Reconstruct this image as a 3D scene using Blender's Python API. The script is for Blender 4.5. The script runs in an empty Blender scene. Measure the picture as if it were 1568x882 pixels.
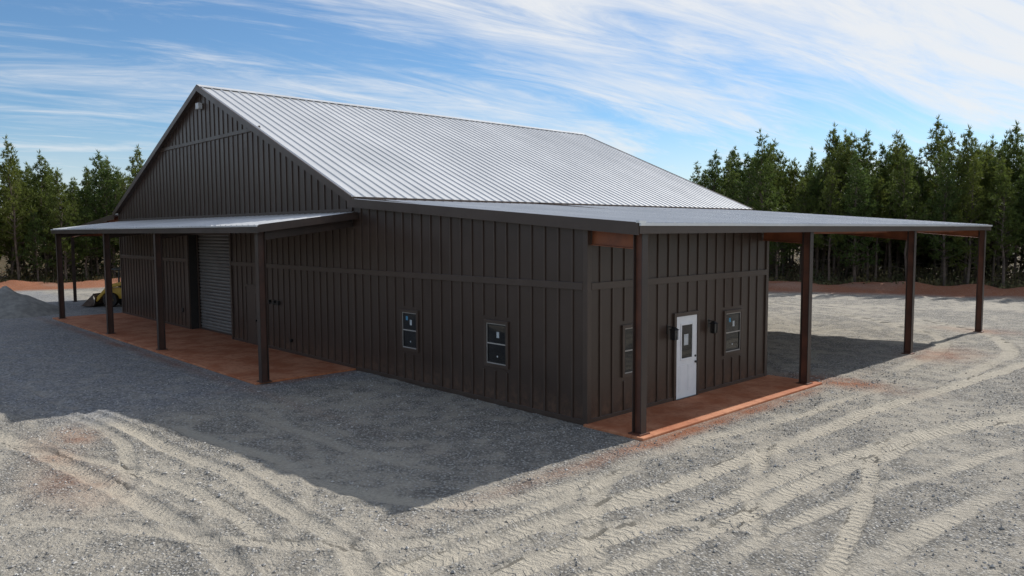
import bpy, math, random
import numpy as np
from mathutils import Vector, Matrix
random.seed(7); rng=np.random.default_rng(7)
sc=bpy.context.scene
sc.view_settings.view_transform='Standard'; sc.view_settings.look='None'; sc.view_settings.exposure=0

# ------------------------------------------------------------------ materials
def new_mat(name):
    m=bpy.data.materials.new(name); m.use_nodes=True
    nt=m.node_tree; b=nt.nodes['Principled BSDF']
    return m,nt,b
class N:
    def __init__(s,nt): s.nt=nt
    def n(s,t,**k):
        x=s.nt.nodes.new(t)
        for a,v in k.items(): setattr(x,a,v)
        return x
    def l(s,a,b): s.nt.links.new(a,b)
    def math(s,op,a,b=None,clamp=False):
        x=s.n('ShaderNodeMath',operation=op); x.use_clamp=clamp
        for i,v in enumerate((a,b)):
            if v is None: continue
            if isinstance(v,(int,float)): x.inputs[i].default_value=v
            else: s.l(v,x.inputs[i])
        return x.outputs[0]
    def mix(s,f,a,b,bt='MIX'):
        x=s.n('ShaderNodeMix',data_type='RGBA',blend_type=bt)
        for i,v in ((0,f),(6,a),(7,b)):
            if isinstance(v,(int,float)): x.inputs[i].default_value=v
            elif isinstance(v,tuple): x.inputs[i].default_value=(*v,1) if len(v)==3 else v
            else: s.l(v,x.inputs[i])
        return x.outputs[2]
    def noise(s,vec,scale,detail=4,rough=.5,dist=0):
        x=s.n('ShaderNodeTexNoise'); x.inputs['Scale'].default_value=scale; x.inputs['Detail'].default_value=detail
        x.inputs['Roughness'].default_value=rough; x.inputs['Distortion'].default_value=dist
        if vec is not None: s.l(vec,x.inputs['Vector'])
        return x.outputs['Fac']
    def ramp(s,f,lo,hi,a=0.,b=1.):
        x=s.n('ShaderNodeMapRange'); x.interpolation_type='SMOOTHSTEP'
        s.l(f,x.inputs[0]); x.inputs[1].default_value=lo; x.inputs[2].default_value=hi; x.inputs[3].default_value=a; x.inputs[4].default_value=b
        return x.outputs[0]
    def bump(s,h,st,dist,prev=None):
        x=s.n('ShaderNodeBump'); x.inputs['Strength'].default_value=st; x.inputs['Distance'].default_value=dist
        s.l(h,x.inputs['Height'])
        if prev is not None: s.l(prev,x.inputs['Normal'])
        return x.outputs[0]
def simple(name,c1,c2,scale=3,rough=.6,metal=0,bump=0,spec=.5,detail=3):
    m,nt,b=new_mat(name); k=N(nt)
    tc=k.n('ShaderNodeTexCoord').outputs['Object']
    f=k.noise(tc,scale,detail,.6)
    k.l(k.mix(k.ramp(f,.3,.7),c1,c2),b.inputs['Base Color'])
    k.l(k.ramp(f,.2,.8,rough-.07,rough+.07),b.inputs['Roughness'])
    b.inputs['Metallic'].default_value=metal; b.inputs['Specular IOR Level'].default_value=spec
    if bump:
        k.l(k.bump(k.noise(tc,scale*8,3,.6),bump,.02),b.inputs['Normal'])
    return m

m_wall,nt,b=new_mat('brown_metal_siding'); k=N(nt)
tc=k.n('ShaderNodeTexCoord').outputs['Object']
sp=k.n('ShaderNodeSeparateXYZ'); k.l(tc,sp.inputs[0])
f=k.noise(tc,.8,4,.6)
col=k.mix(k.ramp(f,.3,.7),(.047,.029,.0215),(.058,.037,.0275))
dust=k.math('MULTIPLY',k.ramp(sp.outputs[2],.05,.9,1,0),k.ramp(k.noise(tc,5,4,.7),.35,.75,.1,.8))
col=k.mix(dust,col,(.17,.095,.06))
k.l(col,b.inputs['Base Color']); k.l(k.ramp(f,.2,.8,.30,.42),b.inputs['Roughness'])
b.inputs['Specular IOR Level'].default_value=.5
k.l(k.bump(k.noise(tc,1.3,3,.5),.25,.03),b.inputs['Normal'])
m_trim=simple('brown_trim',(.060,.039,.029),(.073,.049,.037),1.5,.4)
m_batten=simple('brown_batten',(.059,.038,.028),(.072,.048,.036),1.5,.4)
m_post=simple('painted_steel',(.036,.025,.021),(.052,.033,.026),2.2,.42)
m_primer=simple('red_oxide_primer',(.17,.052,.022),(.28,.09,.036),2.,.55)
m_roof,nt,b=new_mat('galvalume_roof'); k=N(nt)
tc=k.n('ShaderNodeTexCoord').outputs['Object']
f=k.noise(tc,.35,4,.6); f2=k.noise(tc,60,2,.6)
sp=k.n('ShaderNodeSeparateXYZ'); k.l(tc,sp.inputs[0])
pid=k.math('FLOOR',k.math('DIVIDE',k.math('ADD',sp.outputs[1],.10),1.23)); wn=k.n('ShaderNodeTexWhiteNoise',noise_dimensions='1D'); k.l(pid,wn.inputs['W'])
rc=k.mix(k.ramp(f,.3,.7),(.62,.625,.63),(.72,.72,.72))
rc=k.mix(k.math('MULTIPLY',wn.outputs['Value'],.22),rc,(.45,.46,.47))
k.l(rc,b.inputs['Base Color'])
b.inputs['Metallic'].default_value=.40
k.l(k.ramp(f2,.3,.7,.32,.44),b.inputs['Roughness'])
k.l(k.bump(k.noise(tc,1.1,2,.5),.12,.03),b.inputs['Normal'])
m_slab,nt,b=new_mat('clay_stained_concrete'); k=N(nt)
tc=k.n('ShaderNodeTexCoord').outputs['Object']
f=k.noise(tc,.9,6,.65); g=k.noise(tc,6,4,.7)
col=k.mix(k.ramp(f,.35,.65),(.38,.115,.042),(.54,.235,.12))
col=k.mix(k.ramp(g,.45,.7,0,.6),col,(.28,.085,.034))
k.l(col,b.inputs['Base Color']); b.inputs['Roughness'].default_value=.85
k.l(k.bump(k.noise(tc,40,3,.6),.3,.01),b.inputs['Normal'])
m_white=simple('white_door_paint',(.76,.77,.79),(.82,.83,.84),3,.4)
m_black=simple('black_metal',(.012,.012,.012),(.02,.02,.02),8,.4)
m_glass,nt,b=new_mat('window_glass'); k=N(nt)
tc=k.n('ShaderNodeTexCoord').outputs['Object']
k.l(k.mix(k.ramp(k.noise(tc,1.5,3),.3,.7),(.010,.010,.010),(.025,.024,.023)),b.inputs['Base Color'])
b.inputs['Roughness'].default_value=.03; b.inputs['Specular IOR Level'].default_value=.6
k.l(k.bump(k.noise(tc,1.2,2),.05,.02),b.inputs['Normal'])
m_label=simple('paper_label',(.42,.45,.46),(.58,.61,.62),14,.6)
m_blue=simple('blue_label',(.05,.22,.38),(.1,.3,.45),14,.6)
m_shutter=simple('roll_up_door_slats',(.16,.14,.128),(.20,.18,.165),1.5,.4)
m_int=simple('dark_interior',(.02,.018,.016),(.03,.027,.025),2,.8)
m_yel=simple('yellow_paint',(.55,.32,.03),(.62,.38,.05),3,.45)
m_rub=simple('rubber',(.018,.017,.016),(.05,.04,.032),6,.85)
m_rust=simple('worn_steel',(.08,.05,.035),(.16,.11,.08),5,.6)
m_lamp=simple('lamp_housing',(.5,.5,.5),(.6,.6,.6),5,.5)
m_bronze=simple('window_vinyl',(.36,.335,.30),(.44,.41,.375),4,.5)

# ------------------------------------------------------------------ mesh helpers
class Mesh:
    def __init__(s): s.v=[]; s.f=[]
    def quad(s,*p):
        i=len(s.v); s.v+= [tuple(q) for q in p]; s.f.append(tuple(range(i,i+len(p))))
    def hexa(s,p):
        i=len(s.v); s.v+=[tuple(q) for q in p]
        for f in ((3,2,1,0),(4,5,6,7),(0,1,5,4),(1,2,6,5),(2,3,7,6),(3,0,4,7)): s.f.append(tuple(i+j for j in f))
    def box(s,x0,x1,y0,y1,z0,z1):
        s.hexa([(x0,y0,z0),(x1,y0,z0),(x1,y1,z0),(x0,y1,z0),(x0,y0,z1),(x1,y0,z1),(x1,y1,z1),(x0,y1,z1)])
    def beam(s,p,q,w,h,up=(0,0,1)):
        p=Vector(p);q=Vector(q); d=(q-p).normalized(); r=d.cross(Vector(up)).normalized(); u=r.cross(d).normalized()
        r=r*w/2;u=u*h/2
        s.hexa([p-r-u,p+r-u,q+r-u,q-r-u,p-r+u,p+r+u,q+r+u,q-r+u])
    def cyl(s,p,q,r0,r1,n=12):
        p=Vector(p);q=Vector(q); d=(q-p).normalized(); a=d.orthogonal().normalized(); c=d.cross(a); i=len(s.v)
        for (o,r) in ((p,r0),(q,r1)):
            for t in range(n):
                an=2*math.pi*t/n; s.v.append(tuple(o+a*r*math.cos(an)+c*r*math.sin(an)))
        for t in range(n):
            s.f.append((i+t,i+(t+1)%n,i+n+(t+1)%n,i+n+t))
        s.f.append(tuple(i+t for t in reversed(range(n)))); s.f.append(tuple(i+n+t for t in range(n)))
    def obj(s,name,mat,parent=None,bevel=0,smooth=False):
        me=bpy.data.meshes.new(name); me.from_pydata(s.v,[],s.f); me.update()
        o=bpy.data.objects.new(name,me); sc.collection.objects.link(o); me.materials.append(mat)
        if parent: o.parent=parent
        if bevel:
            md=o.modifiers.new('bevel','BEVEL'); md.width=bevel; md.segments=2; md.limit_method='ANGLE'
        if smooth:
            for p in me.polygons: p.use_smooth=True
        return o
def empty(name,loc=(0,0,0)):
    o=bpy.data.objects.new(name,None); o.location=loc; sc.collection.objects.link(o); return o

# ------------------------------------------------------------------ building
A,C,B,D,L=-10.2,-34.84,-22.35,8.4,25.0
ZA,ZC,ZP,ZO=5.86,5.84,11.0,4.75
XO=1.62; XL=-46.4; ZL=4.7
def roofz(x):
    pts=[(XL,ZL),(C,ZC),(B,ZP),(A,ZA),(XO,ZO)]
    for (x0,z0),(x1,z1) in zip(pts,pts[1:]):
        if x0<=x<=x1: return z0+(z1-z0)*(x-x0)/(x1-x0)
bld=empty('metal_barn_building')
W=Mesh(); TH=.10
def wallpiece(x0,x1,z0,z1=None):
    xs=[x0]+[q for q in (B,A) if x0<q<x1]+[x1]
    for a,b_ in zip(xs,xs[1:]):
        ta=z1 if z1 else roofz(a)-TH; tb=z1 if z1 else roofz(b_)-TH
        W.quad((a,0,z0),(b_,0,z0),(b_,0,tb),(a,0,ta))
RD=(-24.6,-19.9,4.5)
wallpiece(C,RD[0],0); wallpiece(RD[0],RD[1],RD[2]); wallpiece(RD[1],0,0)
W.quad((0,0,0),(0,D,0),(0,D,roofz(0)-TH),(0,0,roofz(0)-TH))
W.quad((0,D,0),(A,D,0),(A,D,ZA-TH),(0,D,roofz(0)-TH))
W.quad((A,D,0),(A,L,0),(A,L,ZA-TH),(A,D,ZA-TH))
W.quad((C,L,0),(C,0,0),(C,0,ZC-TH),(C,L,ZC-TH))
W.quad((A,L,0),(C,L,0),(C,L,ZC-TH),(B,L,ZP-TH),(A,L,ZA-TH))
W.obj('wall_panels',m_wall,bld)
R=Mesh()
R.quad((RD[0],0,0),(RD[0],.5,0),(RD[0],.5,RD[2]),(RD[0],0,RD[2]))
R.quad((RD[1],0,0),(RD[1],0,RD[2]),(RD[1],.5,RD[2]),(RD[1],.5,0))
R.quad((RD[0],0,RD[2]),(RD[0],.5,RD[2]),(RD[1],.5,RD[2]),(RD[1],0,RD[2]))
R.obj('door_recess',m_int,bld)
S=Mesh(); n=int((RD[2]-.06)/.15)
for i in range(n+1):
    z0=.06+i*.15
    pr=[(.5,z0),(.445,z0+.022),(.43,z0+.07),(.445,z0+.12),(.5,z0+.15)]
    for (ya,za),(yb,zb) in zip(pr,pr[1:]): S.quad((RD[0],ya,za),(RD[1],ya,za),(RD[1],yb,zb),(RD[0],yb,zb))
S.obj('roll_up_door',m_shutter,bld)
T=Mesh()
T.box(RD[0]-.12,RD[0],-.07,0.0,.08,RD[2]+.12); T.box(RD[1],RD[1]+.12,-.07,0,.08,RD[2]+.12); T.box(RD[0],RD[1],-.068,0,RD[2],RD[2]+.118)
T.box(RD[0],RD[0]+.1,.36,.41,.05,RD[2]-.02); T.box(RD[1]-.1,RD[1],.36,.41,.05,RD[2]-.02); T.box(RD[0]+.1,RD[1]-.1,.38,.44,.04,.14)
win_f=[(-7.5,-6.6,1.0,2.25),(-3.62,-2.68,1.0,2.25)]
mand=(-18.45,-17.45,.06,2.4)
op_f=win_f+[mand,(RD[0]-.12,RD[1]+.12,0,RD[2]+.12)]
win_s=[(1.27,2.27,.98,2.28),(5.93,6.93,.98,2.28)]
sdoor=(3.55,4.55,.06,2.3)
op_s=win_s+[sdoor]
GZ=3.3
for a,b_ in ((C,RD[0]-.12),(RD[1]+.12,-.10)): T.box(a,b_,-.055,0,GZ-.085,GZ+.085)
T.box(0,.055,.10,D-.10,GZ-.085,GZ+.085)
zz=8.65
T.box(-28.0,-16.75,-.055,0,zz-.075,zz+.075)
T.box(C+.1,-10.3,-.052,0,5.22,5.36)
T.box(-.10,.045,-.045,.10,.0,roofz(0)-.12); T.box(0,.05,D-.10,D+.04,0,roofz(0)-.12)
T.box(C-.04,C+.1,-.045,.1,0,ZC-.15); T.box(A-.10,A+.06,-.048,0,4.9,ZA-.14)
T.box(A-.02,A+.10,-.046,0,.08,4.7)
T.box(A+.1,-.10,-.035,0,.0,.13); T.box(C+.1,RD[0]-.12,-.035,0,.05,.16); T.box(RD[1]+.12,A-.02,-.035,0,.05,.16)
T.box(0,.035,.10,sdoor[0]-.1,.05,.15);T.box(0,.035,sdoor[1]+.1,D-.10,.05,.15)
T.obj('trim_boards',m_trim,bld,.006)
Bt=Mesh()
def segs(lo,hi,blocks):
    out=[(lo,hi)]
    for a,b_ in blocks:
        o=[]
        for s0,s1 in out:
            if b_<=s0 or a>=s1: o.append((s0,s1)); continue
            if a>s0: o.append((s0,a))
            if b_<s1: o.append((b_,s1))
        out=o
    return out
sp_=.46; bw=.03
x=-.46
while x>C+.2:
    bl=[(o[2]-.1,o[3]+.1) for o in op_f if o[0]-.11<x<o[1]+.11]+[(GZ-.083,GZ+.083)]
    if -28<x<-16.75: bl.append((zz-.073,zz+.073))
    if x<A-.1: bl.append((5.22,5.36))
    if abs(x-A)>.14:
        for a,b_ in segs(.12,roofz(x)-.14,bl):
            if b_-a>.05: Bt.box(x-bw,x+bw,-.032,0,a,b_)
    x-=sp_
y=.46
while y<D-.2:
    bl=[(o[2]-.1,o[3]+.1) for o in op_s if o[0]-.11<y<o[1]+.11]+[(GZ-.083,GZ+.083)]
    for a,b_ in segs(.14,roofz(0)-.14,bl):
        if b_-a>.05: Bt.box(0,.032,y-bw,y+bw,a,b_)
    y+=sp_
y=D+.4
while y<L:
    Bt.box(A,A+.028,y-bw,y+bw,.1,ZA-.2); Bt.box(C-.028,C,y-bw,y+bw,.1,ZC-.2); y+=sp_
Bt.obj('battens',m_batten,bld)

def window(name,kind,u0,u1,z0,z1,stick):
    def bx(M,a,b_,n0,n1,c,d):
        if kind=='f': M.box(a,b_,-n1,-n0,c,d)
        else: M.box(n0,n1,a,b_,c,d)
    F=Mesh(); t=.085
    bx(F,u0,u0+t,0,.055,z0,z1); bx(F,u1-t,u1,0,.055,z0,z1); bx(F,u0+t,u1-t,0,.054,z1-t,z1); bx(F,u0+t,u1-t,0,.054,z0,z0+t)
    F.obj(name+'_casing',m_trim,bld,.004)
    V=Mesh(); a,b_,c,d=u0+t,u1-t,z0+t,z1-t; q=.024; m=(c+d)/2
    bx(V,a,a+q,0,.03,c,d); bx(V,b_-q,b_,0,.03,c,d); bx(V,a+q,b_-q,0,.029,c,c+q); bx(V,a+q,b_-q,0,.029,d-q,d); bx(V,a+q,b_-q,0,.034,m-.015,m+.015)
    V.obj(name+'_sash',m_bronze,bld)
    V=Mesh(); q2=.055
    bx(V,a+q,a+q2,0,.024,c+q,d-q); bx(V,b_-q2,b_-q,0,.024,c+q,d-q); bx(V,a+q2,b_-q2,0,.023,c+q,c+q2); bx(V,a+q2,b_-q2,0,.023,d-q2,d-q)
    V.obj(name+'_inner_sash',m_black,bld)
    G=Mesh(); bx(G,a+q2,b_-q2,0,.008,c+q2,m-.015); bx(G,a+q2,b_-q2,0,.012,m+.015,d-q2)
    G.obj(name+'_glass',m_glass,bld)
    K=Mesh(); cx=(a+b_)/2
    bx(K,cx-.0,cx+.10,.012,.015,m+.16,m+.32)
    K.obj(name+'_label',m_label,bld)
    if stick:
        K=Mesh(); bx(K,cx-.2,cx-.10,.012,.015,m+.3,m+.42); K.obj(name+'_energy_label',m_blue,bld)
    K=Mesh()
    if kind=='f': K.cyl((cx+.02,-.008,c+.2),(cx+.02,-.012,c+.2),.024,.024,14)
    else: K.cyl((.008,cx,c+.2),(.012,cx,c+.2),.024,.024,14)
    K.obj(name+'_round_label',m_label,bld)
for i,w in enumerate(win_f): window('front_window_%d'%i,'f',*w,i==0)
for i,w in enumerate(win_s): window('side_window_%d'%i,'s',*w,i==1)

y0,y1,z0,z1=sdoor
M=Mesh(); M.box(0,.06,y0-.1,y0,.05,z1+.1); M.box(0,.06,y1,y1+.1,.05,z1+.1); M.box(0,.059,y0,y1,z1,z1+.1); M.obj('door_casing',m_trim,bld,.004)
M=Mesh(); M.box(0,.03,y0+.005,y1-.005,.07,z1-.005)
gy0,gy1,gz0,gz1=y0+.25,y1-.25,1.15,2.05
M.box(.03,.05,gy0-.05,gy0,gz0-.05,gz1+.05); M.box(.03,.05,gy1,gy1+.05,gz0-.05,gz1+.05); M.box(.03,.049,gy0,gy1,gz0-.05,gz0); M.box(.03,.049,gy0,gy1,gz1,gz1+.05)
for a,b_ in ((y0+.15,(y0+y1)/2-.05),((y0+y1)/2+.05,y1-.15)):
    M.box(.03,.038,a,b_,.25,.98)
    M.box(.038,.044,a+.05,b_-.05,.30,.93)
M.obj('entry_door',m_white,bld,.004)
M=Mesh(); M.box(.03,.036,gy0,gy1,gz0,gz1); M.obj('entry_door_glass',m_glass,bld)
M=Mesh(); M.box(.036,.038,gy0+.12,gy0+.32,gz0+.35,gz0+.65); M.obj('entry_door_label',m_label,bld)
M=Mesh(); M.cyl((.03,y1-.08,1.0),(.09,y1-.08,1.0),.03,.035,12); M.cyl((.03,y1-.08,1.16),(.05,y1-.08,1.16),.03,.03,12); M.box(0,.09,y0,y1,.045,.07); M.obj('door_hardware',m_black,bld)
x0,x1,z0,z1=mand
M=Mesh(); M.box(x0-.08,x0,-.05,0,.05,z1+.08); M.box(x1,x1+.08,-.05,0,.05,z1+.08); M.box(x0,x1,-.049,0,z1,z1+.08); M.box(x0,x1,-.02,0,.07,z1)
M.box(x0+.15,x1-.15,-.028,-.02,1.3,2.15); M.box(x0+.15,x1-.15,-.028,-.02,.3,1.1)
M.obj('service_door',m_trim,bld,.004)
M=Mesh(); M.cyl((x1-.08,-.02,1.05),(x1-.08,-.08,1.05),.03,.035,12)
for xx in (-16.3,-15.9,-15.55):
    M.box(xx-.05,xx+.05,-.1,0,1.82,1.98)
M.beam((-16.3,-.07,1.86),(-15.5,-.07,1.86),.03,.03); M.cyl((-14.6,0,.55),(-14.6,-.1,.55),.06,.06,10); M.box(-25.7,-25.5,-.05,0,.8,1.0)
M.obj('wall_fixtures',m_black,bld)
def lantern(yc,zc,name):
    M=Mesh(); M.box(0,.03,yc-.06,yc+.06,zc-.02,zc+.22); M.beam((.03,yc,zc+.17),(.2,yc,zc+.17),.025,.025)
    cx=.2
    M.hexa([(cx-.05,yc-.05,zc-.17),(cx+.05,yc-.05,zc-.17),(cx+.05,yc+.05,zc-.17),(cx-.05,yc+.05,zc-.17),(cx-.075,yc-.075,zc-.15),(cx+.075,yc-.075,zc-.15),(cx+.075,yc+.075,zc-.15),(cx-.075,yc+.075,zc-.15)])
    for a in (-1,1):
        for b_ in (-1,1): M.beam((cx+a*.07,yc+b_*.07,zc-.15),(cx+a*.07,yc+b_*.07,zc+.1),.014,.014,(1,0,0))
    M.hexa([(cx-.1,yc-.1,zc+.1),(cx+.1,yc-.1,zc+.1),(cx+.1,yc+.1,zc+.1),(cx-.1,yc+.1,zc+.1),(cx-.02,yc-.02,zc+.18),(cx+.02,yc-.02,zc+.18),(cx+.02,yc+.02,zc+.18),(cx-.02,yc+.02,zc+.18)])
    M.obj(name,m_black,bld)
    M=Mesh(); M.box(cx-.06,cx+.06,yc-.06,yc+.06,zc-.148,zc+.098); M.obj(name+'_glass',m_glass,bld)
lantern(3.22,1.9,'lantern_a'); lantern(5.12,1.9,'lantern_b')
M=Mesh(); M.box(-22.62,-22.30,-.22,-.03,10.02,10.28); M.box(-22.55,-22.37,-.03,0,10.08,10.22); M.obj('flood_light',m_lamp,bld,.02)

def slope_y(name,xa,za,xb,zb,y0,y1,rib=.41,th=.035,ribx=None):
    M=Mesh()
    M.hexa([(xa,y0,za-th),(xb,y0,zb-th),(xb,y1,zb-th),(xa,y1,za-th),(xa,y0,za),(xb,y0,zb),(xb,y1,zb),(xa,y1,za)])
    y=y0+.12
    while y<y1-.03:
        h=.042; w0,w1=.045,.02
        M.hexa([(xa,y-w0,za),(xb,y-w0,zb),(xb,y+w0,zb),(xa,y+w0,za),(xa,y-w1,za+h),(xb,y-w1,zb+h),(xb,y+w1,zb+h),(xa,y+w1,za+h)])
        y+=rib
    return M.obj(name,m_roof,bld)
YF=-.22;YB=L+.2
slope_y('main_roof_east',B,ZP,A+.32,ZA-.13,YF,YB)
slope_y('main_roof_west',B,ZP,C-.32,ZC-.13,YF,YB)
slope_y('lean_to_roof_east',A,ZA-.20,XO,ZO-.01,YF,YB)
slope_y('lean_to_roof_west',C,ZC-.20,XL,ZL,YF,YB)
M=Mesh()
M.hexa([(B-.28,YF-.01,ZP-.07),(B,YF-.01,ZP+.05),(B,YB+.01,ZP+.05),(B-.28,YB+.01,ZP-.07),(B-.28,YF-.01,ZP-.05),(B,YF-.01,ZP+.07),(B,YB+.01,ZP+.07),(B-.28,YB+.01,ZP-.05)])
M.hexa([(B,YF-.01,ZP+.05),(B+.28,YF-.01,ZP-.07),(B+.28,YB+.01,ZP-.07),(B,YB+.01,ZP+.05),(B,YF-.01,ZP+.07),(B+.28,YF-.01,ZP-.05),(B+.28,YB+.01,ZP-.05),(B,YB+.01,ZP+.07)])
M.obj('ridge_cap',m_roof,bld)
M=Mesh()
def rake(xa,za,xb,zb,y0,y1,h=.22):
    M.hexa([(xa,y0,za-h),(xb,y0,zb-h),(xb,y1,zb-h),(xa,y1,za-h),(xa,y0,za+.035),(xb,y0,zb+.035),(xb,y1,zb+.035),(xa,y1,za+.035)])
for (ya,yb) in ((YF-.04,YF+.004),(YB-.004,YB+.04)):
    rake(B,ZP,A+.32,ZA-.13,ya,yb); rake(C-.32,ZC-.13,B,ZP,ya,yb)
    rake(A+.1,ZA-.21,XO+.03,ZO-.01,ya+.002,yb-.002,.24); rake(XL-.03,ZL,C-.1,ZC-.21,ya+.002,yb-.002,.24)
for (xa,za,xb,zb) in ((B,ZP,A,ZA),(C,ZC,B,ZP)):
    M.quad((xa,YF,za-.15),(xb,YF,zb-.15),(xb,0,zb-.15),(xa,0,za-.15))
M.quad((A,YF,ZA-.30),(XO,YF,ZO-.13),(XO,0,ZO-.13),(A,0,ZA-.30))
M.box(XO,XO+.05,YF,YB,ZO-.22,ZO-.0); M.box(XL-.05,XL,YF,YB,ZL-.25,ZL-.0)
M.box(A+.30,A+.34,YF,YB,ZA-.27,ZA-.12)
M.quad((0,0,roofz(0)-.15),(XO,0,ZO-.16),(XO,D,ZO-.16),(0,D,roofz(0)-.15))
M.obj('roof_trim',m_trim,bld)
M=Mesh(); M.box(XO+.05,XO+.09,YF-.02,YB+.02,ZO-.05,ZO+.012); M.box(XO-.02,XO+.07,YF-.05,YF+.2,ZO+.013,ZO+.06); M.obj('eave_drip_edge',m_roof,bld)

def hpost(P,Q,x,y,zt,axis,s=.125,z0=.0):
    t=.018
    if axis=='x':
        P.box(x-s,x-s+t,y-s*.8,y+s*.8,z0,zt); P.box(x+s-t,x+s,y-s*.8,y+s*.8,z0,zt); Q.box(x-s+t,x+s-t,y-.01,y+.01,z0,zt)
    else:
        P.box(x-s*.8,x+s*.8,y-s,y-s+t,z0,zt); P.box(x-s*.8,x+s*.8,y+s-t,y+s,z0,zt); Q.box(x-.01,x+.01,y-s+t,y+s-t,z0,zt)
    Q.box(x-s-.05,x+s+.05,y-s-.05,y+s+.05,z0-.01,z0+.022)
P=Mesh();Q=Mesh();P2=Mesh();P3=Mesh()
ys=[.14,D-.28,16.4,L-.1]
PX=1.42
for y in ys: hpost(P,P3,PX,y,ZO-.2,'x',z0=.065 if y<D else .01)
for y in ys: hpost(P,P2,-45.6,y,ZL-.15,'x',s=.1)
PQ=-3.2
xs4=[A+.0,-19.1,-25.7,-34.25]
for x in xs4: hpost(P,P2,x,PQ,4.62,'y',z0=.065)
P.obj('steel_posts',m_post,bld); P2.obj('steel_post_webs',simple('weathered_primer',(.05,.027,.02),(.085,.038,.026),2,.5),bld)
P3.obj('east_post_webs',simple('thin_red_primer',(.085,.034,.022),(.15,.055,.03),2,.5),bld)
def ibeam(M,p,q,h=.36,w=.16,t=.016):
    p=Vector(p);q=Vector(q)
    M.beam(p,q,t,h-.04); 
    for s_ in (-1,1):
        o=Vector((0,0,s_*(h/2-t/2))); M.beam(p+o,q+o,w,t)
for y in ys:
    xs_=(0.03 if y<D else A+.03)
    ibeam(Q,(xs_,y,roofz(max(xs_,A))-.45),(PX-.12,y,roofz(PX)-.40))
    ibeam(Q,(C-.03,y,ZC-.45),(-45.5,y,ZL-.2))
for i in range(8):
    x=A+1.2+i*1.38
    z=roofz(x)-.29
    Q.box(x-.035,x+.035,D+.05,L-.05,z-.09,z+.07)
for i in range(8):
    x=C-1.2-i*1.38; z=roofz(x)-.29
    Q.box(x-.035,x+.035,.05,L-.05,z-.09,z+.07)
Q.obj('primer_steel_frame',m_primer,bld)
PY,PZ0,PZ1=-3.42,5.22,4.80; PXA,PXB=C+.45,A+.38
M=Mesh(); th=.03
M.hexa([(PXA,PY,PZ1-th),(PXB,PY,PZ1-th),(PXB,-.03,PZ0-th),(PXA,-.03,PZ0-th),(PXA,PY,PZ1),(PXB,PY,PZ1),(PXB,-.03,PZ0),(PXA,-.03,PZ0)])
x=PXA+.1
while x<PXB-.05:
    M.hexa([(x-.045,PY,PZ1),(x+.045,PY,PZ1),(x+.045,-.03,PZ0),(x-.045,-.03,PZ0),(x-.02,PY,PZ1+.04),(x+.02,PY,PZ1+.04),(x+.02,-.03,PZ0+.04),(x-.02,-.03,PZ0+.04)]); x+=.41
M.box(PXA-.04,PXB+.04,PY-.085,PY-.05,PZ1-.035,PZ1+.01)
M.obj('front_porch_roof',m_roof,bld)
M=Mesh()
M.box(PXA-.04,PXB+.04,PY-.05,PY,PZ1-.22,PZ1+.005)
for xx in (PXB,PXA-.04):
    M.hexa([(xx,PY,PZ1-.2),(xx+.04,PY,PZ1-.2),(xx+.04,-.05,PZ0-.2),(xx,-.05,PZ0-.2),(xx,PY,PZ1+.03),(xx+.04,PY,PZ1+.03),(xx+.04,-.05,PZ0+.03),(xx,-.05,PZ0+.03)])
for xx in xs4: M.beam((xx,PQ+.12,PZ1-.3),(xx,-.05,PZ0-.33),.14,.26)
M.box(xs4[3],xs4[0],PQ-.09,PQ+.09,PZ1-.2,PZ1-.06)
for i in range(3):
    yy=PQ+.8+i*.85; z=PZ1+(PZ0-PZ1)*(yy-PY)/(-PY)-.1
    M.box(PXA,PXB,yy-.03,yy+.03,z-.08,z+.05)
M.obj('front_porch_frame',m_post,bld)
M=Mesh(); M.box(C-.2,A+.03,-3.5,0.02,-.1,.062); M.box(-0.02,1.72,-.12,D+.25,-.1,.06); M.box(RD[0],RD[1],0.02,.6,-.1,.061)
M.obj('concrete_slabs',m_slab,bld,.02)

# ------------------------------------------------------------------ forest edge
EDGE=np.array([(-52,-60),(-62,-38),(-68,-15),(-68,0),(-64,22),(-54,45),(-40,62),(-28,55),(-18,47),(-3,53.5),(12,63),(34,84),(60,100)],float)
def dist_poly(px,py,poly):
    best=np.full(px.shape,1e9); sgn=np.zeros(px.shape); along=np.zeros(px.shape); acc=0
    for (x0,y0),(x1,y1) in zip(poly[:-1],poly[1:]):
        dx,dy=x1-x0,y1-y0; l=math.hypot(dx,dy)
        if l<1e-6: continue
        t=np.clip(((px-x0)*dx+(py-y0)*dy)/(l*l),0,1)
        ex=px-(x0+t*dx); ey=py-(y0+t*dy); d=np.hypot(ex,ey); m=d<best
        best=np.where(m,d,best); s=(dx*(py-y0)-dy*(px-x0))/l
        sgn=np.where(m,s,sgn); along=np.where(m,acc+t*l,along); acc+=l
    return best,sgn,along
def smooth(poly,n=8):
    p=[np.array(q,float) for q in poly]; p=[2*p[0]-p[1]]+p+[2*p[-1]-p[-2]]; out=[]
    for i in range(1,len(p)-2):
        for t in np.linspace(0,1,n,endpoint=False):
            out.append(.5*((2*p[i])+(-p[i-1]+p[i+1])*t+(2*p[i-1]-5*p[i]+4*p[i+1]-p[i+2])*t*t+(-p[i-1]+3*p[i]-3*p[i+1]+p[i+2])*t**3))
    out.append(p[-2]); return np.array(out)
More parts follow.
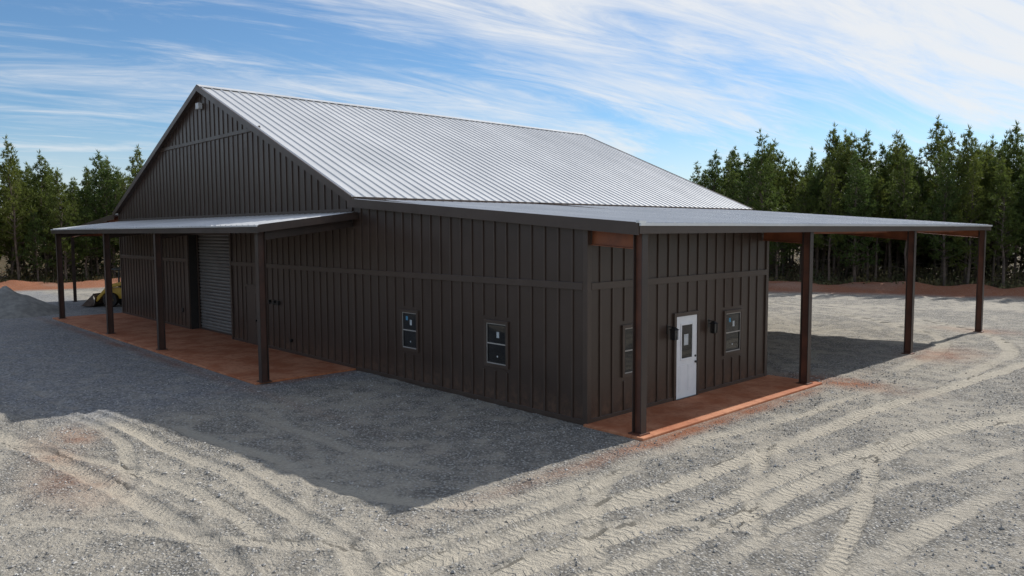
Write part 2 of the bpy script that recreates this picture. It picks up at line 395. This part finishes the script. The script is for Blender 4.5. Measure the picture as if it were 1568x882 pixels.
TR=[([(3.0,-9.5),(3.4,-7.0),(3.6,-4.8),(4.0,-.7),(4.05,5.1),(5.1,16.4),(7,30),(10,45)],.42,1.),
([(4.3,-9.5),(4.5,-6.0),(5.0,-1.5),(5.4,3),(6.8,8.3),(8.6,14),(12,26)],.42,1.),
([(5.2,-7.5),(5.5,-4),(5.6,0),(6.0,5),(7.6,9.5),(9.6,15)],.36,.8),
([(-26,-9.5),(-16,-8.6),(-8.7,-8.0),(-3,-7.6),(1.2,-7.7),(3.2,-8.2),(6,-9.5)],.38,.9),
([(-22,-12),(-12,-10.8),(-6.8,-9.9),(-2,-9.3),(1.5,-9.3),(4,-10.5)],.38,.8),
([(7.6,-4.5),(7.2,-2.5),(6.4,.3),(5.6,2.2),(5.2,4.2)],.28,.75),
([(5.6,-6.2),(4.6,-4.9),(3.4,-3.6),(2.6,-1.9),(2.5,0.5),(2.9,4),(3.4,10)],.32,.6),
([(5.0,-1),(4.5,-.1),(3.8,1.3),(3.3,2.4)],.3,.85),
([(6.6,-3.6),(5.6,-2.4),(4.9,-1.0)],.28,.75),
([(-3,-11.5),(-1,-9.8),(.8,-8.9),(2.8,-6.6),(3.0,-3.6),(2.6,-1)],.36,.55),
([(-8,-7.2),(-3,-6.6),(0,-6.4),(2.2,-5.2),(2.9,-2)],.34,.5),
([(6.9,-6),(7.6,-3),(8.1,2),(9.9,9),(13,18)],.4,.6),
([(2.4,12),(1.8,19),(-1,24),(-8,29),(-18,32)],.5,.6),
([(4.3,12),(3.8,20),(0,26.5),(-8,31),(-18,34)],.5,.6),
([(-14,-6.3),(-6,-5.2),(-1,-4.9),(1.3,-4.2),(2.4,-2.5)],.34,.35),
([(2.6,-9.8),(.5,-7.6),(-3,-5.5),(-8,-4.6)],.3,.3),
([(6.9,-2.8),(5.4,-3.2),(4.2,-4.4),(3.4,-6)],.28,.5),
([(-1.5,-10.5),(-4,-8.8),(-8,-8.4),(-13,-9.4)],.3,.5),
([(1.8,-8.6),(-1.2,-8.4),(-5,-9.1),(-9,-11)],.3,.55),
([(6.2,-4.8),(6.3,-1.5),(6.9,2.5),(8.3,7),(10.6,12.5)],.3,.6),
]
def axis(parts):
    out=[]
    for a,b_,s in parts: out+=list(np.arange(a,b_-1e-6,s))
    return out
gx=[-3000,-1500,-800,-400,-250,-160,-120]+axis([(-90,-46,1.),(-46,-14,.3),(-14,-8,.12),(-8,10,.06),(10,16,.2),(16,60,1.)])+[60,80,120,200,400,800,1500,3000]
gy=[-3000,-1500,-800,-400,-200,-120,-80,-50]+axis([(-30,-12,.6),(-12,6,.06),(6,22,.14),(22,70,.6)])+[70,80,100,150,250,500,1000,2000,3000]
gx=np.array(gx);gy=np.array(gy)
X,Y=np.meshgrid(gx,gy); nx,ny=len(gx),len(gy)
x=X.ravel();y=Y.ravel()
def vnoise(x,y,s,seed):
    r=np.random.default_rng(seed).random((256,256)); u=x/s;v=y/s
    i=np.floor(u).astype(int);j=np.floor(v).astype(int);fu=u-i;fv=v-j; fu=fu*fu*(3-2*fu);fv=fv*fv*(3-2*fv)
    g=lambda a,b_: r[a%256,b_%256]
    return (g(i,j)*(1-fu)+g(i+1,j)*fu)*(1-fv)+(g(i,j+1)*(1-fu)+g(i+1,j+1)*fu)*fv
z=np.zeros_like(x); tw=np.zeros_like(x); tu=np.zeros_like(x); tv=np.zeros_like(x)
near=(x>-30)&(x<20)&(y>-14)&(y<48)
ix=np.where(near)[0]; xn=x[ix]; yn=y[ix]
wx=xn+.22*(vnoise(xn,yn,2.3,3)-.5)+.05*(vnoise(xn,yn,.3,5)-.5); wy=yn+.22*(vnoise(xn,yn,2.3,4)-.5)+.05*(vnoise(xn,yn,.3,6)-.5)
TWn=np.zeros_like(xn);TU=np.zeros_like(xn);TV=np.zeros_like(xn);ZN=np.zeros_like(xn)
for i,(poly,w,wt) in enumerate(TR):
    pl=smooth(poly,6); lo=pl.min(0)-1;hi=pl.max(0)+1
    s=np.where((xn>lo[0])&(xn<hi[0])&(yn>lo[1])&(yn<hi[1]))[0]
    if not len(s): continue
    d,sg,al=dist_poly(wx[s],wy[s],pl)
    tot=al.max(); ends=np.clip(al/1.2,0,1)*np.clip((tot-al)/1.2,0,1)
    k_=np.clip(1-(d/(w*.62))**4,0,1)*ends
    pat=.4+1.1*vnoise(al,np.zeros_like(al)+i*7.3,1.7,9); ww=k_*wt*np.clip(pat,.25,1.1)
    m=ww>TWn[s]
    q=s[m]; TWn[q]=ww[m]; TU[q]=sg[m]; TV[q]=al[m]
    rim=np.exp(-((d-w*.68)/.07)**2)*ends
    ZN[s]+= wt*(-.036*k_+.030*rim)
slabmask=((xn>-.3)&(xn<1.9)&(yn>-.3)&(yn<D+.4))|((xn<A+.2)&(yn>-3.7)&(yn<.5))
ZN*=~slabmask
ZN+=(.05*(vnoise(xn,yn,1.1,11)-.5)+.035*(vnoise(xn,yn,.37,12)-.5)+.028*(vnoise(xn,yn,.15,13)-.5))*(~slabmask)
z[ix]=ZN-.0; tw[ix]=np.clip(TWn,0,1); tu[ix]=TU; tv[ix]=TV
ed,es,ea=dist_poly(x,y,EDGE)
outer=(es>0)
sd=np.where(outer,-ed,ed)
clay=np.clip(1.5-np.abs(sd-4.6)/3.2,0,1)*(sd>-4)*(.55+.9*vnoise(x,y,2.5,21))
clay=np.clip(clay*1.2,0,1)
z+=np.where((np.abs(sd-3.4)<2.6),.6*np.cos((sd-3.4)/2.6*math.pi/2)*(.3+vnoise(x,y,1.8,22)),0)
soil=np.clip((2.2+2.5*(vnoise(x,y,2.2,71)-.5)-sd)/1.2,0,1)
z+=(.10*(vnoise(x,y,6,31)-.5))*(np.abs(x)+np.abs(y)>20)*(sd>0)*(y>9)
cp=np.zeros_like(x)
for (px_,py_,rx,ry,a) in ((1.9,9.3,1.5,.7,.9),(2.0,-.1,.35,.5,.7),(1.95,3,.25,5.5,.9),(-7.6,-9.0,.9,.4,.6),(-4,-9.9,1.6,.6,.35),(-22,-3.9,12.5,.25,.55),(2.4,17,1.0,1.6,.6),(1.4,25.4,1.6,.9,.5),(-9.9,-2,.25,2,.6),(-6.2,-9.7,1.6,.4,.35)):
    cp=np.maximum(cp,a*np.exp(-(((x-px_)/rx)**2+((y-py_)/ry)**2)))
clay=np.clip(np.maximum(clay,cp*(.5+vnoise(x,y,.5,41))),0,1)
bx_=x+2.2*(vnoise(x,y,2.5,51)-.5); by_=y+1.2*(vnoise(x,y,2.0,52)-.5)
dk=np.clip((-7.5-bx_)/2.5,0,1)*np.clip((by_+9.3-.12*(bx_+9))/.7,0,1)*np.clip((1.5-y)/1.5,0,1)*(x>-60)  # mask of shade painted into the ground colour, extending the cast shadow at left
idx=np.arange(nx*ny).reshape(ny,nx)
F=np.stack([idx[:-1,:-1],idx[:-1,1:],idx[1:,1:],idx[1:,:-1]],-1).reshape(-1,4)
me=bpy.data.meshes.new('ground'); me.vertices.add(nx*ny); me.vertices.foreach_set('co',np.stack([x,y,z],1).astype(np.float32).ravel())
me.loops.add(F.size); me.loops.foreach_set('vertex_index',F.ravel().astype(np.int32))
me.polygons.add(len(F)); me.polygons.foreach_set('loop_start',(np.arange(len(F))*4).astype(np.int32)); me.polygons.foreach_set('loop_total',np.full(len(F),4,np.int32))
me.update(); me.validate()
me.polygons.foreach_set('use_smooth',np.ones(len(F),bool))
for nme,arr in (('track',tw),('tu',tu),('tv',tv),('clay',clay),('soil',soil),('paintedshade',dk)):
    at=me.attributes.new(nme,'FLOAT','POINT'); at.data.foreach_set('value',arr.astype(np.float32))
ground=bpy.data.objects.new('ground',me); sc.collection.objects.link(ground)
m_g,nt,b=new_mat('gravel_ground'); k=N(nt)
def att(n): a=k.n('ShaderNodeAttribute'); a.attribute_name=n; return a.outputs['Fac']
tc=k.n('ShaderNodeTexCoord').outputs['Object']
tk,au,av,cl,so,psh=[att(n) for n in ('track','tu','tv','clay','soil','paintedshade')]
big=k.noise(tc,.22,3,.6); mid=k.noise(tc,1.6,5,.65); fine=k.noise(tc,15,4,.75)
vor=k.n('ShaderNodeTexVoronoi'); vor.inputs['Scale'].default_value=18; k.l(tc,vor.inputs['Vector'])
sepc=k.n('ShaderNodeSeparateColor'); k.l(vor.outputs['Color'],sepc.inputs[0]); rnd=sepc.outputs[0]
sand=k.mix(k.ramp(mid,.3,.7),(.42,.385,.325),(.52,.48,.405))
sand=k.mix(k.ramp(fine,.38,.66,0,.7),sand,(.29,.265,.225))
stone=k.mix(rnd,(.17,.168,.163),(.64,.625,.59))
stone=k.mix(k.ramp(vor.outputs['Distance'],.25,.6),stone,(.15,.143,.13))
stonef=k.math('MULTIPLY',k.ramp(k.math('ADD',k.math('MULTIPLY',mid,.6),k.math('MULTIPLY',big,.4)),.39,.56),k.ramp(fine,.3,.6,.5,1))
stonef=k.math('MULTIPLY',stonef,k.ramp(tk,0,.6,1,.15))
col=k.mix(stonef,sand,stone)
col=k.mix(k.ramp(tk,.1,.9,0,.55),col,k.mix(fine,(.43,.39,.32),(.58,.53,.435)))
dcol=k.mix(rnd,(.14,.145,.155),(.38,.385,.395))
col=k.mix(k.math('MULTIPLY',psh,k.ramp(mid,.3,.65,.5,1)),col,dcol)  # darker bluish tones paint the left shadow onto the gravel
col=k.mix(k.math('MULTIPLY',cl,k.ramp(fine,.25,.6,.5,1),True),col,k.mix(mid,(.22,.065,.028),(.38,.16,.08)))
col=k.mix(so,col,k.mix(k.ramp(mid,.4,.6),(.04,.045,.016),(.13,.075,.035)))
k.l(col,b.inputs['Base Color']); b.inputs['Roughness'].default_value=.92; b.inputs['Specular IOR Level'].default_value=.2
wv=k.math('SINE',k.math('ADD',k.math('MULTIPLY',av,40.),k.math('MULTIPLY',k.math('ABSOLUTE',au),22.)))
lug=k.math('MULTIPLY',k.ramp(wv,-.2,.5),k.ramp(tk,.25,.6))
lug=k.math('MULTIPLY',lug,k.ramp(mid,.42,.58))
h=k.math('ADD',k.math('MULTIPLY',lug,.7),k.math('MULTIPLY',k.math('MULTIPLY',k.ramp(vor.outputs['Distance'],0,.6,1,0),stonef),.9))
h=k.math('ADD',h,k.math('MULTIPLY',fine,1.6))
k.l(k.bump(h,.95,.045),b.inputs['Normal'])
me.materials.append(m_g)

M=Mesh(); cnt=0
vs=[];fs=[]
octv=np.array([(1,0,0),(-1,0,0),(0,1,0),(0,-1,0),(0,0,1),(0,0,-1)],float); octf=[(0,2,4),(2,1,4),(1,3,4),(3,0,4),(2,0,5),(1,2,5),(3,1,5),(0,3,5)]
def ztrack(px,py):
    i=min(np.searchsorted(gx,px),nx-1); j=min(np.searchsorted(gy,py),ny-1); return z[j*nx+i],tw[j*nx+i]
while cnt<16000:
    px_=random.uniform(-13,12);py_=random.uniform(-11.5,14)
    if (-.4<px_<1.9 and -.3<py_<D+.4) or (px_<0 and py_>-.05) or (px_<A+.2 and py_>-3.7): continue
    zz_,t_=ztrack(px_,py_)
    if t_>.25 and random.random()<.85: continue
    dd=vnoise(np.array([px_]),np.array([py_]),1.3,77)[0]
    if random.random()>dd*1.2: continue
    s=random.uniform(.010,.024)*(1.7 if random.random()<.06 else 1)
    v=octv*np.array([s*random.uniform(.7,1.4),s*random.uniform(.7,1.4),s*random.uniform(.5,.9)])*(.8+.4*rng.random((6,1)))
    a=random.random()*6.28; c_,s_=math.cos(a),math.sin(a)
    v=np.stack([v[:,0]*c_-v[:,1]*s_,v[:,0]*s_+v[:,1]*c_,v[:,2]],1)+np.array([px_,py_,zz_+s*.25])
    i=cnt*6; vs+=v.tolist(); fs+=[tuple(i+q for q in f) for f in octf]; cnt+=1
M.v=vs;M.f=fs
m_st,nt,b=new_mat('stone'); k=N(nt)
gi=k.n('ShaderNodeNewGeometry').outputs['Random Per Island']
k.l(k.mix(gi,(.18,.176,.168),(.55,.53,.50)),b.inputs['Base Color']); b.inputs['Roughness'].default_value=.9
M.obj('loose_gravel',m_st)

def mound(name,cx,cy,r,h,mat,seed):
    M=Mesh(); n=44
    for j in range(n+1):
        for i in range(n+1):
            a=(i/n*2-1)*r*1.4; c_=(j/n*2-1)*r*1.4; d=math.hypot(a,c_)/r
            zz=h*max(0,1-d)**.9*(.85+.3*float(vnoise(np.array([a+40]),np.array([c_+40]),.7,seed)[0]))-.05 if d<1.1 else -.08
            M.v.append((cx+a*1.3,cy+c_,zz+.05*random.random()*(d<1)))
    for j in range(n):
        for i in range(n):
            q=j*(n+1)+i; M.f.append((q,q+1,q+n+2,q+n+1))
    return M.obj(name,mat,smooth=True)
m_md=simple('crusher_dust',(.15,.15,.14),(.25,.245,.225),2.5,.95,bump=.5)
mound('gravel_mound',-40.5,-4.6,2.9,1.5,m_md,61)

# ------------------------------------------------------------------ skid steer loader
sk=empty('skid_steer_loader',(-40.0,1.6,0)); sk.rotation_euler=(0,0,math.radians(225)); sk.scale=(1.12,1.12,1.12)
M=Mesh(); M.box(-1.1,.8,-.5,.5,.45,1.05); M.hexa([(-1.35,-.5,.55),(-.55,-.5,.55),(-.55,.5,.55),(-1.35,.5,.55),(-1.25,-.45,1.45),(-.55,-.45,1.5),(-.55,.45,1.5),(-1.25,.45,1.45)])
for s_ in (-1,1):
    M.beam((-1.1,s_*.66,1.5),(.5,s_*.66,1.15),.14,.2); M.beam((.45,s_*.66,1.2),(1.25,s_*.66,.35),.14,.18); M.beam((-1.1,s_*.62,.7),(-1.1,s_*.62,1.55),.12,.2,(1,0,0))
M.obj('body',m_yel,sk,.03)
M=Mesh()
for a in (-.55,.55):
    for s_ in (-1,1): M.beam((a,s_*.45,1.0),(a*.9,s_*.43,2.05),.08,.08,(1,0,0))
M.box(-.6,.6,-.5,.5,2.05,2.13); M.box(-.35,.1,-.25,.25,1.05,1.2); M.box(-.4,-.28,-.25,.25,1.2,1.7)
M.box(-.55,-.5,-.42,.42,1.1,2.0)
M.obj('cab',m_black,sk,.01)
M=Mesh()
for a in (-.72,.42):
    for s_ in (-1,1):
        M.cyl((a,s_*.5,.4),(a,s_*.78,.4),.4,.4,20)
M.obj('tires',m_rub,sk,.03)
M=Mesh()
for a in (-.72,.42):
    for s_ in (-1,1): M.cyl((a,s_*.74,.4),(a,s_*.79,.4),.2,.2,16)
M.obj('wheel_hubs',m_yel,sk)
M=Mesh(); pr=[(2.05,.06),(1.45,.05),(1.25,.18),(1.2,.45),(1.32,.72)]
for (a,c_),(b_,d_) in zip(pr,pr[1:]): M.hexa([(a,-.85,c_),(b_,-.85,d_),(b_,.85,d_),(a,.85,c_),(a-.02,-.85,c_+.035),(b_+.02,-.85,d_+.035),(b_+.02,.85,d_+.035),(a-.02,.85,c_+.035)])
for s_ in (-.87,.85):
    M.hexa([(2.0,s_,.05),(1.25,s_,.1),(1.25,s_+.02,.1),(2.0,s_+.02,.05),(1.95,s_,.12),(1.3,s_,.72),(1.3,s_+.02,.72),(1.95,s_+.02,.12)])
M.obj('bucket',m_rust,sk)

# ------------------------------------------------------------------ pines
def needle_mat(name,ca,cb,cc):
    m,nt,b=new_mat(name); k=N(nt)
    oi=k.n('ShaderNodeObjectInfo').outputs['Random']; gi=k.n('ShaderNodeNewGeometry').outputs['Random Per Island']
    c1=k.mix(gi,ca,cb); c1=k.mix(k.ramp(oi,0,1,0,.6),c1,cc)
    k.l(c1,b.inputs['Base Color']); b.inputs['Roughness'].default_value=.6; b.inputs['Specular IOR Level'].default_value=.3
    tr=k.n('ShaderNodeBsdfTranslucent'); k.l(c1,tr.inputs['Color']); mx=k.n('ShaderNodeMixShader'); mx.inputs[0].default_value=.38
    k.l(b.outputs[0],mx.inputs[1]); k.l(tr.outputs[0],mx.inputs[2]); k.l(mx.outputs[0],nt.nodes['Material Output'].inputs['Surface'])
    return m
m_nd=needle_mat('pine_needles',(.045,.078,.020),(.12,.17,.042),(.155,.17,.03))
m_bk=simple('pine_bark',(.08,.062,.047),(.18,.135,.105),3,.9,bump=.4)
def pine(seed,H,crown0,rad):
    r=random.Random(seed); T=Mesh(); Nd=Mesh()
    pts=[Vector((0,0,-.2))]; 
    for i in range(1,9): pts.append(Vector((r.uniform(-.08,.08)*i*.4,r.uniform(-.08,.08)*i*.4,H*i/8)))
    for i in range(8): T.cyl(pts[i],pts[i+1],.12*(1-i/8.3),.12*(1-(i+1)/8.3),7)
    def axisp(zz):
        t=max(0,min(7.999,zz/H*8)); i=int(t); return pts[i].lerp(pts[i+1],t-i)
    def tuft(c,d,ln,nn):
        for _ in range(nn):
            v=(d*.75+Vector((r.gauss(0,1),r.gauss(0,1),r.gauss(0,1)))*.5).normalized()*ln*r.uniform(.7,1.15)
            s_=v.cross(Vector((r.gauss(0,1),r.gauss(0,1),r.gauss(0,1)))).normalized()*.028
            m_=c+v*.45
            i=len(Nd.v); Nd.v+=[tuple(c),tuple(m_+s_),tuple(c+v),tuple(m_-s_)]; Nd.f.append((i,i+1,i+2,i+3))
    zz=H*crown0
    while zz<H*.965:
        f=(zz-H*crown0)/(H*(1-crown0))
        R=rad*(min(1,.6+f*2.) if f<.2 else 1)*(1-f)**.97*1.15+.14
        nb=r.choice([4,4,5,5]) if f<.8 else r.choice([3,4])
        a0=r.random()*6.28
        for j in range(nb):
            if r.random()<.12 : continue
            an=a0+j*6.28/nb+r.uniform(-.4,.4); ln=R*r.uniform(.55,1.2); rise=.15+1.0*f+r.uniform(-.1,.2)
            d=Vector((math.cos(an),math.sin(an),rise)).normalized(); s0=axisp(zz); 
            e=s0+d*ln+Vector((0,0,.2*ln)); T.cyl(s0,e,.026*(1.1-f),.008,4)
            n=max(2,int(ln/.23))
            for q in range(n):
                t=.3+.7*(q+1)/n; c=s0.lerp(e,t)
                sp=.05+.10*ln
                for _ in range(2 if f<.8 else 1):
                    o=Vector((r.gauss(0,sp),r.gauss(0,sp),r.gauss(0,sp*.5)))*(1.1-.4*t)
                    tuft(c+o,(d+Vector((0,0,.55))+o*.8).normalized(),r.uniform(.23,.35),10)
        zz+=r.uniform(.32,.52)*(1-.4*f)*H/10
    tuft(axisp(H),Vector((0,0,1)),.42,12); tuft(axisp(H*.975),Vector((0,0,1)),.32,12); tuft(axisp(H*.95),Vector((0,0,1)),.3,12)
    zz=1.0
    while zz<H*crown0+.8:
        an=r.random()*6.28; ln=r.uniform(.5,1.4); s0=axisp(zz); T.cyl(s0,s0+Vector((math.cos(an)*ln,math.sin(an)*ln,ln*r.uniform(-.1,.35))),.016,.004,3); zz+=r.uniform(.12,.3)
    mt=bpy.data.meshes.new('pine_trunk'); mt.from_pydata(T.v,[],T.f); mt.materials.append(m_bk)
    mn=bpy.data.meshes.new('pine_crown'); mn.from_pydata(Nd.v,[],Nd.f); mn.materials.append(m_nd)
    return mt,mn
kinds=[pine(100+i,10,c0,rd) for i,(c0,rd) in enumerate([(.22,1.85),(.32,1.65),(.4,1.8),(.26,1.5),(.42,1.6),(.16,1.85),(.35,2.0)])]
forest=empty('pine_forest')
seg=EDGE; cum=np.concatenate([[0],np.cumsum(np.hypot(*np.diff(seg,axis=0).T))])
def edgep(s,off):
    i=min(np.searchsorted(cum,s)-1,len(seg)-2); i=max(i,0); t=(s-cum[i])/(cum[i+1]-cum[i]); p=seg[i]+(seg[i+1]-seg[i])*t; d=(seg[i+1]-seg[i])/np.linalg.norm(seg[i+1]-seg[i])
    n=np.array([-d[1],d[0]]); return p+n*off
for row in range(6):
    s=random.uniform(0,1)
    while s<cum[-1]-1:
        off=row*2.3+random.uniform(-1.1,1.1); p=edgep(s,off)
        hgt=random.gauss(10.8,1.35)*(.93 if row==0 else 1)
        if row<2 and random.random()<.15: hgt*=.7
        hgt=max(5.5,min(13.8,hgt))
        mt,mn=kinds[random.choice([5,0,3,0,1,4,6] if row==0 else [0,1,2,3,4,6,2])]
        sca=hgt/10; rz=random.random()*6.28; lean=(random.gauss(0,.025),random.gauss(0,.025),rz); wd=(.5+.5*sca)*random.uniform(.85,1.12)
        for nm,md in (('trunk',mt),('crown',mn)):
            o=bpy.data.objects.new(nm,md); o.location=(p[0],p[1],-.05); o.rotation_euler=lean; o.scale=(wd,wd,sca); o.parent=forest; sc.collection.objects.link(o)
        s+=random.uniform(1.4,2.7)
WV=[];WF=[]
nq=60000
ss=rng.uniform(0,cum[-1]-.5,nq); oo=rng.uniform(13,19,nq)
top=6.4+2.2*vnoise(ss,np.zeros(nq),2.0,91)+1.4*vnoise(ss,np.zeros(nq),.8,92)
hz=top*rng.random(nq)**.8
for i in range(nq):
    p=edgep(ss[i],oo[i]); c=np.array([p[0],p[1],hz[i]]); a=rng.normal(size=3); a/=np.linalg.norm(a); b2=np.cross(a,rng.normal(size=3)); b2/=np.linalg.norm(b2)
    l_=.45; w_=.16; j=len(WV); WV+=[tuple(c-a*l_),tuple(c+b2*w_),tuple(c+a*l_),tuple(c-b2*w_)]; WF.append((j,j+1,j+2,j+3))
M=Mesh(); M.v=WV; M.f=WF
M.obj('background_woods',needle_mat('far_foliage',(.03,.04,.016),(.08,.085,.03),(.06,.055,.025)))
M=Mesh(); G=Mesh()
for i in range(30000):
    s=random.uniform(0,cum[-1]); off=random.uniform(-1.8,9) if random.random()<.8 else random.uniform(-4,0); p=edgep(s,off)
    hh=random.uniform(.3,1.9)*(1 if off>0 else .45); an=random.random()*6.28; w=random.uniform(.012,.035); lx,ly=random.gauss(0,.22)*hh,random.gauss(0,.22)*hh
    T_=M if random.random()<.6 else G
    j=len(T_.v); b0=(p[0],p[1],-.05)
    T_.v+=[(b0[0]-w*math.cos(an),b0[1]-w*math.sin(an),0),(b0[0]+w*math.cos(an),b0[1]+w*math.sin(an),0),(b0[0]+lx,b0[1]+ly,hh)]; T_.f.append((j,j+1,j+2))
    if T_ is G:
        for _ in range(5):
            c=Vector((b0[0]+lx*.7+random.gauss(0,.15),b0[1]+ly*.7+random.gauss(0,.15),hh*random.uniform(.3,1)))
            a=Vector((random.gauss(0,1),random.gauss(0,1),random.gauss(0,1))).normalized()*.13; bb=a.orthogonal().normalized()*.06
            j=len(G.v); G.v+=[tuple(c-a),tuple(c+bb),tuple(c+a),tuple(c-bb)]; G.f.append((j,j+1,j+2,j+3))
ug=empty('undergrowth')
m_dry=simple('dry_stems',(.11,.075,.05),(.22,.15,.10),.5,.9); m_lf=simple('shrub_leaves',(.05,.065,.02),(.14,.11,.04),.4,.8)
M.obj('dry_brush',m_dry,ug); G.obj('green_brush',m_lf,ug)

# ------------------------------------------------------------------ sun + sky
EL=math.radians(37.4); AZ=math.radians(2.0)
sd_=Vector((math.sin(AZ)*math.cos(EL),math.cos(AZ)*math.cos(EL),math.sin(EL)))
ld=bpy.data.lights.new('sun','SUN'); ld.energy=5.0; ld.angle=math.radians(.53); ld.color=(1,.955,.88)
lo=bpy.data.objects.new('sun',ld); lo.rotation_euler=sd_.to_track_quat('Z','Y').to_euler(); lo.location=(0,30,40); sc.collection.objects.link(lo)
w=bpy.data.worlds.new('World'); sc.world=w; w.use_nodes=True; nt=w.node_tree; k=N(nt)
bg=nt.nodes['Background']; sky=k.n('ShaderNodeTexSky',sky_type='NISHITA'); sky.sun_disc=False; sky.sun_elevation=EL; sky.sun_rotation=AZ
sky.air_density=1.0; sky.dust_density=.3; sky.ozone_density=2.5; sky.altitude=200
tc=k.n('ShaderNodeTexCoord').outputs['Generated']
sp=k.n('ShaderNodeSeparateXYZ'); k.l(tc,sp.inputs[0])
zc=k.math('ADD',k.math('MAXIMUM',sp.outputs[2],0.0),.22)
cb=k.n('ShaderNodeCombineXYZ'); k.l(k.math('DIVIDE',sp.outputs[0],zc),cb.inputs[0]); k.l(k.math('DIVIDE',sp.outputs[1],zc),cb.inputs[1])
vr=k.n('ShaderNodeVectorRotate',rotation_type='Z_AXIS'); k.l(cb.outputs[0],vr.inputs['Vector']); vr.inputs['Angle'].default_value=-math.radians(75)
def cloud(sx,sy,scale,det,ro,di,off):
    mp=k.n('ShaderNodeMapping'); mp.inputs['Scale'].default_value=(sx,sy,1); mp.inputs['Location'].default_value=off; k.l(vr.outputs[0],mp.inputs['Vector'])
    return k.noise(mp.outputs[0],scale,det,ro,di)
n1=cloud(.45,1.1,1.0,7,.6,.9,(2.3,1.1,0)); n2=cloud(.8,4.0,1.3,8,.68,1.6,(5,3,0)); n3=cloud(.3,.5,1,2,.5,.3,(8,1,0))
cs=k.math('ADD',k.math('ADD',k.math('MULTIPLY',n1,.52),k.math('MULTIPLY',n2,.36)),k.math('MULTIPLY',n3,.32))
cf=k.ramp(cs,.50,.72,0,.92)
haze=k.ramp(sp.outputs[2],0,.15,.6,0)
cf=k.math('MAXIMUM',cf,haze)
skyc=k.mix(1.0,sky.outputs[0],(.74,.96,1.12),'MULTIPLY')
col=k.mix(cf,skyc,(8.2,8.3,8.4))
k.l(col,bg.inputs[0]); bg.inputs[1].default_value=.106

# ------------------------------------------------------------------ camera
yaw,pitch,roll,f=.815,-.075,-.005,1162.1
fw=Vector((-math.sin(yaw)*math.cos(pitch),math.cos(yaw)*math.cos(pitch),math.sin(pitch))); r=Vector((math.cos(yaw),math.sin(yaw),0)); u=r.cross(fw)
r2=r*math.cos(roll)+u*math.sin(roll); u2=-r*math.sin(roll)+u*math.cos(roll)
mt=Matrix(((r2.x,u2.x,-fw.x,11.636),(r2.y,u2.y,-fw.y,-13.38),(r2.z,u2.z,-fw.z,4.603),(0,0,0,1)))
cd=bpy.data.cameras.new('camera'); cd.sensor_width=36; cd.lens=f/1568*36; cd.clip_end=8000; cd.clip_start=.1
co=bpy.data.objects.new('camera',cd); sc.collection.objects.link(co); co.matrix_world=mt; sc.camera=co
